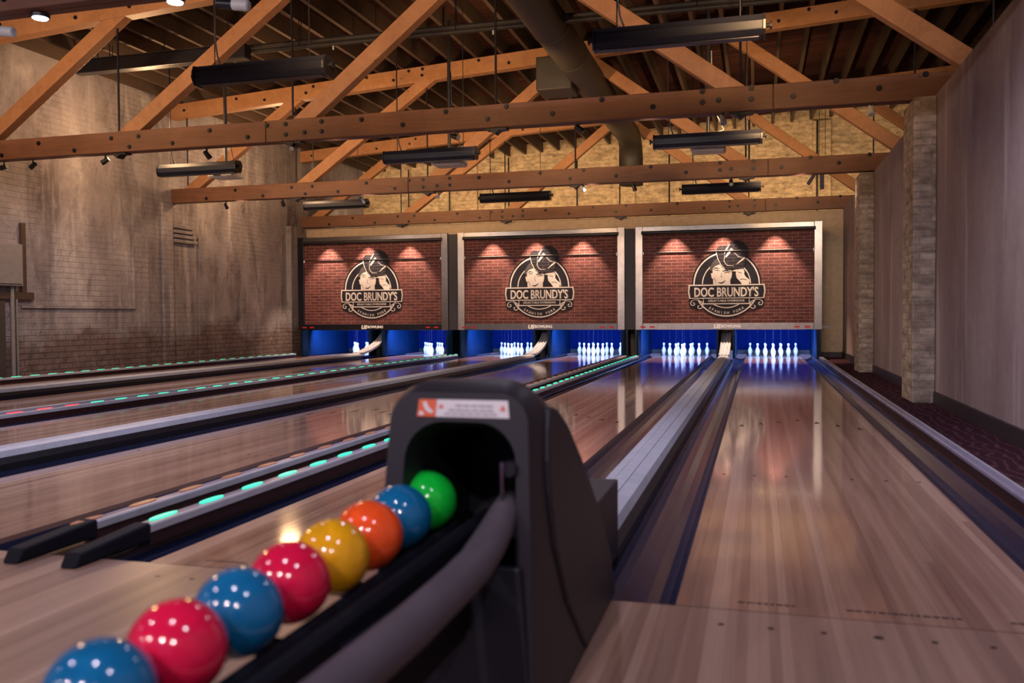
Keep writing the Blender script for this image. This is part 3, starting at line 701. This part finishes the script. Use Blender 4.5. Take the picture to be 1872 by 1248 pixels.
    for i, ch in enumerate(txt):
        if ch == ' ': continue
        a = -PI/2+(i-(n-1)/2)*.108; r = .575
        b = text_bm(ch, .072, .95, .001, depth=.0004)
        mat = Matrix.Translation((cx+r*math.cos(a), yb-.0036, zc+r*math.sin(a))) @ Matrix.Rotation(-(a+PI/2), 4, 'Y') @ Matrix.Rotation(PI/2, 4, 'X')
        bmesh.ops.transform(b, matrix=mat, verts=b.verts)
        me = bpy.data.meshes.new('letter'); b.to_mesh(me); b.free(); mbt.bm.from_mesh(me); bpy.data.meshes.remove(me)
    sub(mbt, 'arc_lettering', 'logowhite')
    for s in (-1, 1):
        curve = [(268, 958), (240, 955), (228, 930), (240, 900), (275, 885), (330, 890), (370, 915), (385, 950), (378, 985), (350, 1003), (325, 992), (320, 970), (338, 960)]
        curve2 = [(268, 958), (282, 945), (275, 925), (258, 925)]
        for cv in (curve, curve2):
            sub(MB().stroke([P(678+s*(a-678), b) for a, b in cv], 11*u, *d(3)), 'scroll', 'logowhite')
    return e

for a, b, who, cx in UN:
    fm = {'right': 'silver', 'middle': 'silver', 'left': 'silver_dark_reflect'}[who]  # one silver metal; its darker copies paint in dark reflections
    fb = {'right': 'silver', 'middle': 'silver_dim_reflect', 'left': 'silver_dark_reflect'}[who]
    t = thing('masking_unit', {'right': 'right one of three brick-print screens, in a bright silver frame above the pins', 'middle': 'middle one of three brick-print screens, in a silver frame with a dark reflection coloured in below', 'left': 'left one of three brick-print screens, in a silver frame coloured with dark reflections'}[who], 'masking unit', (cx, FY, 0), 'screens above the pins')
    w = 1.75
    MB().box(-w, w, .021, .5, .556, 2.57).make('cabinet', 'blackmetal', t)
    MB().box(-w, -w+.145, -.03, .02, .555, 2.59).make('side_frame', fm if who != 'left' else 'silver_dark_reflect', t, bevel=.006)
    MB().box(w-.145, w, -.03, .02, .555, 2.59).make('side_frame', fm if who != 'left' else 'silver_dim_reflect', t, bevel=.006)
    MB().box(-w+.146, w-.146, -.03, .02, 2.475, 2.585).make('top_frame', fm if who != 'left' else 'silver_dim_reflect', t, bevel=.006)
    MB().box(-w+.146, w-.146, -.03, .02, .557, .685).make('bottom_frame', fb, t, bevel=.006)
    sc = MB().box(-w+.147, w-.147, .0, .018, .687, 2.473).make('brick_screen', 'screen', t)
    MB().cyl((-w+.12, -.035, 2.462), (w-.12, -.035, 2.462), .033, 14).make('screen_roller', 'blackmetal', t, smooth='auto')
    hb = MB().cyl((-w+.15, -.012, 2.075), (w-.15, -.012, 2.075), .009, 10).make('hem_bar', 'hembar' if who != 'left' else 'blackmetal', t)
    for s in (-1, 1): MB().box(s*(w-.158)-.010, s*(w-.158)+.010, -.028, -.004, 2.035, 2.09).make('bar_clip', 'white', t)
    art(t, 0, -.002)
    text_obj('frame_lettering', 'US', .105, (-.175, -.0325, .585), 'white_text', t, sx=1.05, bold=.006, shear=.2)
    text_obj('frame_lettering', 'BOWLING', .075, (.09, -.0325, .600), 'white_text', t, sx=1.05, bold=.003)
    for s in (-1, 1):
        for q in (1.30, 1.485) if s > 0 else (-1.60, -1.42):
            MB().box(q-.05, q+.05, -.042, -.030, .600, .628).make('indicator_light', 'red', t, bevel=.01)
    for s in (-1, 1):       # stand under the frame
        st = thing('screen_stand', 'black steel stand with a diagonal brace under the '+('left' if s < 0 else 'right')+' edge of the '+who+' screen', 'stand', (cx+s*({'right': 1.742, 'middle': 1.715, 'left': 1.715}[who] if s < 0 else {'right': 1.715, 'middle': 1.78, 'left': 1.715}[who]), FY, 0), 'stands under the screens')
        MB().box(-.022, .022, .05, .11, .0, .555).make('stand_post', 'blackmetal', st)
        m = Matrix.Translation((0, .50, .02)) @ Matrix.Rotation(.66, 4, 'X')
        MB().box(-.018, .018, -.02, .02, 0, .65, m).make('stand_brace', 'blackmetal', st)

for x0, x1, l in ((-2.848, -2.640, 'right'), (-6.568, -6.352, 'left')):
    o = MB().box(x0+.003, x1-.003, FY+.0, FY+.3, .56, 2.56).make('filler_panel', 'filler')
    tag(o, 'charcoal filler panel in the gap between the middle and '+l+' screens', 'filler panel', 'panels between the screens')

pinlights = []
for k, x in LX.items():
    t = thing('pin_pit', 'blue lit pit housing around the pins of the '+SHORT[k], 'pin pit', (x, 0, 0), 'blue pin pits')
    in_s = 1 if k in (1, 3, 5) else -1      # side where the ball track runs
    for s in (-1, 1):
        off = .745 if s == in_s else .775
        nm = MB().box(s*off-.02, s*off+.02, 14.70 if s != in_s else 14.85, Y1, .001, .553)
        nm.make('side_panel', 'blue', t)
        if s < 0: 
            f = MB(); y0, y1, z0, z1 = 14.98, 16.2, .10, .43; xf = s*off+.0215
            for (p, q) in (((y0, z0), (y1, z0+.012)), ((y0, z1), (y1, z1+.012)), ((y0, z0), (y0+.02, z1)), ((y1, z0), (y1+.02, z1+.012))):
                f.box(xf-.002, xf+.004, p[0], q[0], p[1], q[1])
            f.make('panel_moulding', 'blue', t)
    # pleated curtain at the back
    pts = [(-.75+1.5*i/60, 16.90+.004*math.sin(i*1.1)) for i in range(61)]
    MB().prism(pts+[(p[0], p[1]+.02) for p in pts[::-1]], .10, .551, 'Z').make('back_curtain', 'bluecurtain', t, smooth='auto')
    MB().box(-.75, .75, 16.93, 17.02, .001, .15).make('back_cushion', 'hoodin', t)
    MB().box(-.76, .76, 15.5, Y1, .554, .562).make('pit_cover', 'blackmetal', t)

# ------------------------------------------------------------------ ball return
def arch(cx, wb, wt, h, r, y, z0=0.0, n=8, shear=0.0):
    """open-bottom arch outline, right foot to left foot; y may lean with height"""
    pts = []
    Y = lambda z: y+shear*z
    for i in range(7):
        z = z0+(h-r-z0)*i/6; x = wb+(wt-wb)*((z-z0)/(h-z0))**.9; pts.append((cx+x, Y(z), z))
    xe = pts[-1][0]-cx
    for i in range(1, n+1):
        a = PI/2*i/n; pts.append((cx+xe-r+r*math.cos(a), Y(h-r+r*math.sin(a)), h-r+r*math.sin(a)))
    L = [(2*cx-p[0], p[1], p[2]) for p in pts]
    return pts+L[::-1]
hc = -.913
t = thing('ball_return', 'dark plastic ball return hood with arched mouth and a rack of balls in front', 'ball return', (0, 0, 0))
front = arch(hc, .186, .150, .683, .065, -.90, shear=.12)
sec = [front, arch(hc, .190, .155, .700, .075, -.83, shear=.06), arch(hc, .192, .158, .706, .085, -.74, shear=.02), arch(hc, .192, .160, .678, .09, -.625), arch(hc, .192, .163, .624, .09, -.506), arch(hc, .191, .167, .522, .09, -.358),
       arch(hc, .190, .171, .412, .08, -.22), arch(hc, .188, .175, .294, .07, -.09), arch(hc, .186, .179, .174, .05, -.0), arch(hc, .184, .182, .05, .02, .05)]
MB().loft(sec, closed=False).make('hood_shell', 'hood', t, smooth='auto')
op = arch(hc+.006, .134, .121, .622, .085, -.90, z0=.22, shear=.12)
op0 = [(p[0], p[1]-.004, p[2]) for p in front]
# face plate ring between outer arch and mouth, plus lower front coloured dark as if shaded
fm_ = MB(); A = [fm_.bm.verts.new((p[0], p[1]-.002, p[2])) for p in front]; B = [fm_.bm.verts.new((p[0], p[1]-.002, p[2])) for p in op]
for i in range(len(A)-1): fm_.bm.faces.new((A[i], A[i+1], B[i+1], B[i]))
fm_.make('face_plate', 'hood', t, smooth='auto')
MB().prism([(-.094+hc, .30), (.12+hc, .30), (.183+hc, .002), (-.183+hc, .002)] if 0 else [(hc-.150, .34), (hc+.150, .34), (hc+.178, .002), (hc-.178, .002)], -.895, -.872).make('shaded_apron', 'apron', t, bevel=.004)
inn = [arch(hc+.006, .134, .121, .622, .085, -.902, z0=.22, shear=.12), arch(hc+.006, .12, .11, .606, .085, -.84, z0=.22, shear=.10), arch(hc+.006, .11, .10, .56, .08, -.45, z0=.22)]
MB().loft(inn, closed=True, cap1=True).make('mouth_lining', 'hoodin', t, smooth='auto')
# raised flank panels
for s in (-1, 1):
    prof2 = [(-.42, .01), (.02, .01), (.03, .04), (-.02, .15), (-.115, .265), (-.24, .375), (-.375, .485), (-.515, .583), (-.62, .633), (-.69, .645), (-.72, .60), (-.735, .53), (-.735, .46), (-.705, .337), (-.61, .185)]
    mbp = MB(); xs = lambda z: hc+s*(.191-.032*z/.7)
    a = [mbp.bm.verts.new((xs(z)+s*.009, y, z)) for y, z in prof2]; b = [mbp.bm.verts.new((xs(z)-s*.02, y, z)) for y, z in prof2]
    mbp.bm.faces.new(a); mbp.bm.faces.new(b[::-1])
    for i in range(len(a)): mbp.bm.faces.new((a[i], a[(i+1) % len(a)], b[(i+1) % len(a)], b[i]))
    mbp.make('flank_panel', 'hood', t, bevel=.008)
# label
def on_face(x, z): return (x, -.90+.12*z-.0035, z)
lb = MB(); q = [lb.bm.verts.new(on_face(*p)) for p in ((-1.004, .632), (-.800, .632), (-.804, .668), (-1.000, .668))]; lb.bm.faces.new(q)
lab = lb.make('warning_label', 'label', t)
def flat(nm, pts, mat, lift=.001):
    pts = [(p[0]+.012, p[1]-.002) for p in pts]
    m_ = MB(); m_.bm.faces.new([m_.bm.verts.new((x, y-lift, z)) for x, y, z in (on_face(*p) for p in pts)]); return m_.make(nm, mat, lab)
flat('orange_field', ((-1.016, .634), (-.974, .634), (-.972, .670), (-1.012, .670)), 'orange_label')
flat('pictogram', ((-1.003, .664), (-.996, .666), (-.988, .652), (-.979, .646), (-.982, .641), (-.994, .645), (-1.0, .653)), 'label', .002)
flat('pictogram', ((-1.012, .637), (-1.0, .637), (-1.003, .645), (-1.010, .645)), 'label', .002)
for x in (-.962, -.826): flat('warning_triangle', ((x-.006, .653 if x < -.9 else .65), (x+.006, .653 if x < -.9 else .65), (x, .662)), 'orange_label', .002)
for z, x0, x1 in ((.6575, -.93, -.86), (.648, -.945, -.848), (.640, -.955, -.85)):
    xx = x0
    while xx < x1: flat('printed_line', ((xx, z), (xx+.014, z), (xx+.014, z+.003), (xx, z+.003)), 'labelgrey', .002); xx += .017
MB().box(-1.085, -.778, -.10, .50, 0, .268).make('rear_housing', 'hood', t, bevel=.006)
# rack: two ball rails, right skirt rail, cross pieces, padded tube
bx = lambda y: -1.007-(-.768-y)*.058
bz = lambda y: .438-(-.768-y)*.046
ys = [-.62, -.838, -1.1, -1.4, -1.7, -2.0, -2.25]
for s in (-1, 1):
    MB().tube([(bx(y)+s*.040, y, bz(y)-.0715) for y in ys], .0145, 12).make('ball_rail', 'rubber', t, smooth=True)
rk = MB()
rings = [[(bx(y)+dx, y, bz(y)+dz) for dx, dz in ((.062, -.11), (.098, -.11), (.104, -.060), (.094, -.046), (.074, -.052))] for y in ys]
rk.loft(rings, True, True, True).make('rack_side', 'rubber', t, bevel=.003)
rings = [[(bx(y)+dx, y, bz(y)+dz) for dx, dz in ((-.066, -.10), (-.092, -.10), (-.094, -.045), (-.07, -.045))] for y in ys]
MB().loft(rings, True, True, True).make('rack_side', 'rubber', t)
for y in (-1.02, -1.30, -1.95): MB().box(bx(y)-.09, bx(y)+.15, y-.012, y+.012, bz(y)-.125, bz(y)-.1).make('cross_bar', 'rubber', t)
MB().box(bx(-1.32)+.09, bx(-1.32)+.17, -1.33, -.91, .20, bz(-1.2)-.09).make('rack_gusset', 'rubber', t)
MB().box(-1.03, -.93, -2.0, -1.9, 0, .30).box(-1.14, -.86, -2.06, -1.84, 0, .02).make('rack_leg', 'rubber', t)
tp = [(-.806, -.80, .455), (-.808, -.85, .436), (-.811, -.895, .412), (-.816, -.94, .391), (-.818, -1.0, .376), (-.820, -1.10, .368), (-.825, -1.324, .360), (-.840, -1.506, .352), (-.858, -1.75, .343), (-.878, -2.05, .333), (-.895, -2.3, .325)]
MB().tube(tp, [.026, .030, .034]+[.0365]*8, 18).make('padded_handrail', 'tube', t, smooth=True)
MB().box(-.812, -.806, -.855, -.80, .43, .545).make('handrail_bracket', 'chrome', t)
MB().cyl((-.796, -.85, .53), (-.79, -.80, .53), .016, 12).make('latch_knob', 'blackmetal', t)

BALLS = [('green', 'bright green ball at the mouth of the ball return'), ('blue', 'blue ball between the green and orange balls'), ('orange', 'orange ball, third in the row from the hood'), ('yellow', 'yellow ball between the orange and red balls'),
         ('red', 'red ball beside the yellow ball'), ('blue', 'blue ball between the two red balls'), ('red', 'large red ball near the front of the row'), ('blue', 'nearest blue ball at the bottom left corner')]
for i, (c, l) in enumerate(BALLS):
    y = -.768-.1343*i
    bm = bmesh.new(); bmesh.ops.create_uvsphere(bm, u_segments=48, v_segments=24, radius=.0664)
    mb = MB(); mb.bm.free(); mb.bm = bm
    o = mb.make('bowling_ball', 'ball_'+c, smooth=True); o.location = (bx(y), y, bz(y)); o.rotation_euler = (i*.7, i*1.3, 0)
    tag(o, l, 'bowling ball', 'balls on the return rack')

# ------------------------------------------------------------------ lights
def lamp(kind, loc, energy, color, **kw):
    d = bpy.data.lights.new('lamp_'+kind.lower(), kind); d.energy = energy; d.color = color
    o = bpy.data.objects.new('lamp_'+kind.lower(), d); COL.objects.link(o); o.location = loc
    tgt = kw.pop('aim', None)
    for k, v in kw.items(): setattr(d, k, v)
    if tgt: o.rotation_euler = (Vector(tgt)-Vector(loc)).to_track_quat('-Z', 'Y').to_euler()
    return o
WARM = (1, .60, .28); WARM2 = (1, .68, .38); COOL = (.80, .78, 1.0)
# warm lights on the chords washing the walls and the timber
for y in (4.2, 8.6, 12.6):
    lamp('POINT', (-9.0, y, 3.65), 140, (1, .60, .30), shadow_soft_size=.15)
for y in (3.6, 8.2, 12.8):
    for x in (-6.6, -3.6, -.2):
        lamp('SPOT', (x, y, 3.25), 200, WARM, aim=(x-.3, y+2.4, 4.7), spot_size=2.3, spot_blend=.9, shadow_soft_size=.08)
for x in (-9.4, -7.9, -6.2, -4.4, -1.9, -.2, 1.2):
    lamp('SPOT', (x, 16.6, 2.95), 110, WARM2, aim=(x+.1, 19, 3.8), spot_size=2.6, spot_blend=.9, shadow_soft_size=.06)
# disc lights under the first truss and the ones behind the camera
for x in (-4.94, -3.89, -8.2, -1.6, .3): lamp('SPOT', (x, 2.33, 2.83), 125, COOL, aim=(x, 2.9, 0), spot_size=2.7, spot_blend=.8, shadow_soft_size=.05)
for x in (-9, -6.2, -3.4, -1.1, .4): lamp('SPOT', (x, -2.0, 2.85), 42, COOL, aim=(x, -1.5, 0), spot_size=2.6, spot_blend=.8, shadow_soft_size=.05)
for x in (-8.6, -5.0, -1.4): lamp('SPOT', (x, 6.6, 2.8), 150, (1, .84, .76), aim=(x, 8.8, 0), spot_size=2.7, spot_blend=.9, shadow_soft_size=.07)
for x in (-9.0, -6.6, -2.8, .3): lamp('SPOT', (x, 10.95, 2.8), 42, (1, .80, .66), aim=(x, 15.7, 1.5), spot_size=2.0, spot_blend=.9, shadow_soft_size=.07)
lamp('SPOT', (.85, 10.95, 2.8), 90, (1, .82, .66), aim=(1.1, 15.7, 1.5), spot_size=1.0, spot_blend=.9, shadow_soft_size=.07)
# added front fill behind the camera, in place of unseen hall lights
for x, e in ((-9.0, 170), (-6.4, 230), (-3.8, 230), (-1.2, 230), (.8, 200)): lamp('SPOT', (x, -5.0, 3.2), e, (1.0, .84, .88), aim=(x-.4, 8, 1.6), spot_size=2.6, spot_blend=.9, shadow_soft_size=.07)
# printed light scallops of the brick screens, imitated by added spots without fixtures
for a, b, who, cx in UN:
    for dx in (-.98, -.06, .90):
        lamp('SPOT', (cx+dx, FY-.25, 2.70), 350, (1, .70, .47), aim=(cx+dx, FY-.25, 1.6), spot_size=math.radians(71), spot_blend=.55, shadow_soft_size=.012)
# pin lights
for k, x in LX.items():
    lamp('AREA', (x, 15.08, .515), 85, (.27, .45, 1.0), aim=(x, 16.25, .06), shape='RECTANGLE', size=1.1, size_y=.06)
    lamp('AREA', (x, 15.9, .540), 8, (.16, .34, 1.0), aim=(x, 16.2, 0), shape='RECTANGLE', size=1.2, size_y=.2)

w = bpy.data.worlds.new('World'); S.world = w; w.use_nodes = True
bg = w.node_tree.nodes['Background']; bg.inputs[0].default_value = (.27, .28, .62, 1); bg.inputs[1].default_value = .42

# ------------------------------------------------------------------ camera
cam = bpy.data.cameras.new('camera'); co = bpy.data.objects.new('camera', cam); COL.objects.link(co)
F = 1612.786; cam.sensor_fit = 'HORIZONTAL'; cam.sensor_width = 36; cam.lens = F/1872*36; cam.clip_end = 200; cam.clip_start = .02
r = Vector((.96338248, .26806729, -.00584112)); u = Vector((-.00211285, .02937349, .99956627)); f = Vector((-.2681226, .9629523, -.02886429))
m = Matrix((r, u, -f)).transposed().to_4x4(); m.translation = Vector((-.305724, -2.578131, .843753)); co.matrix_world = m
cam.dof.use_dof = True; cam.dof.focus_distance = 15; cam.dof.aperture_fstop = 3.1
S.camera = co

S.view_settings.view_transform = 'Standard'; S.view_settings.look = 'None'
S.view_settings.exposure = 0.12; S.view_settings.gamma = 1.0; S.view_settings.use_curve_mapping = False
S.cycles.use_denoising = True; S.cycles.max_bounces = 6; S.cycles.diffuse_bounces = 3; S.cycles.glossy_bounces = 3
S.cycles.sample_clamp_indirect = 6; S.cycles.caustics_reflective = False; S.cycles.caustics_refractive = False
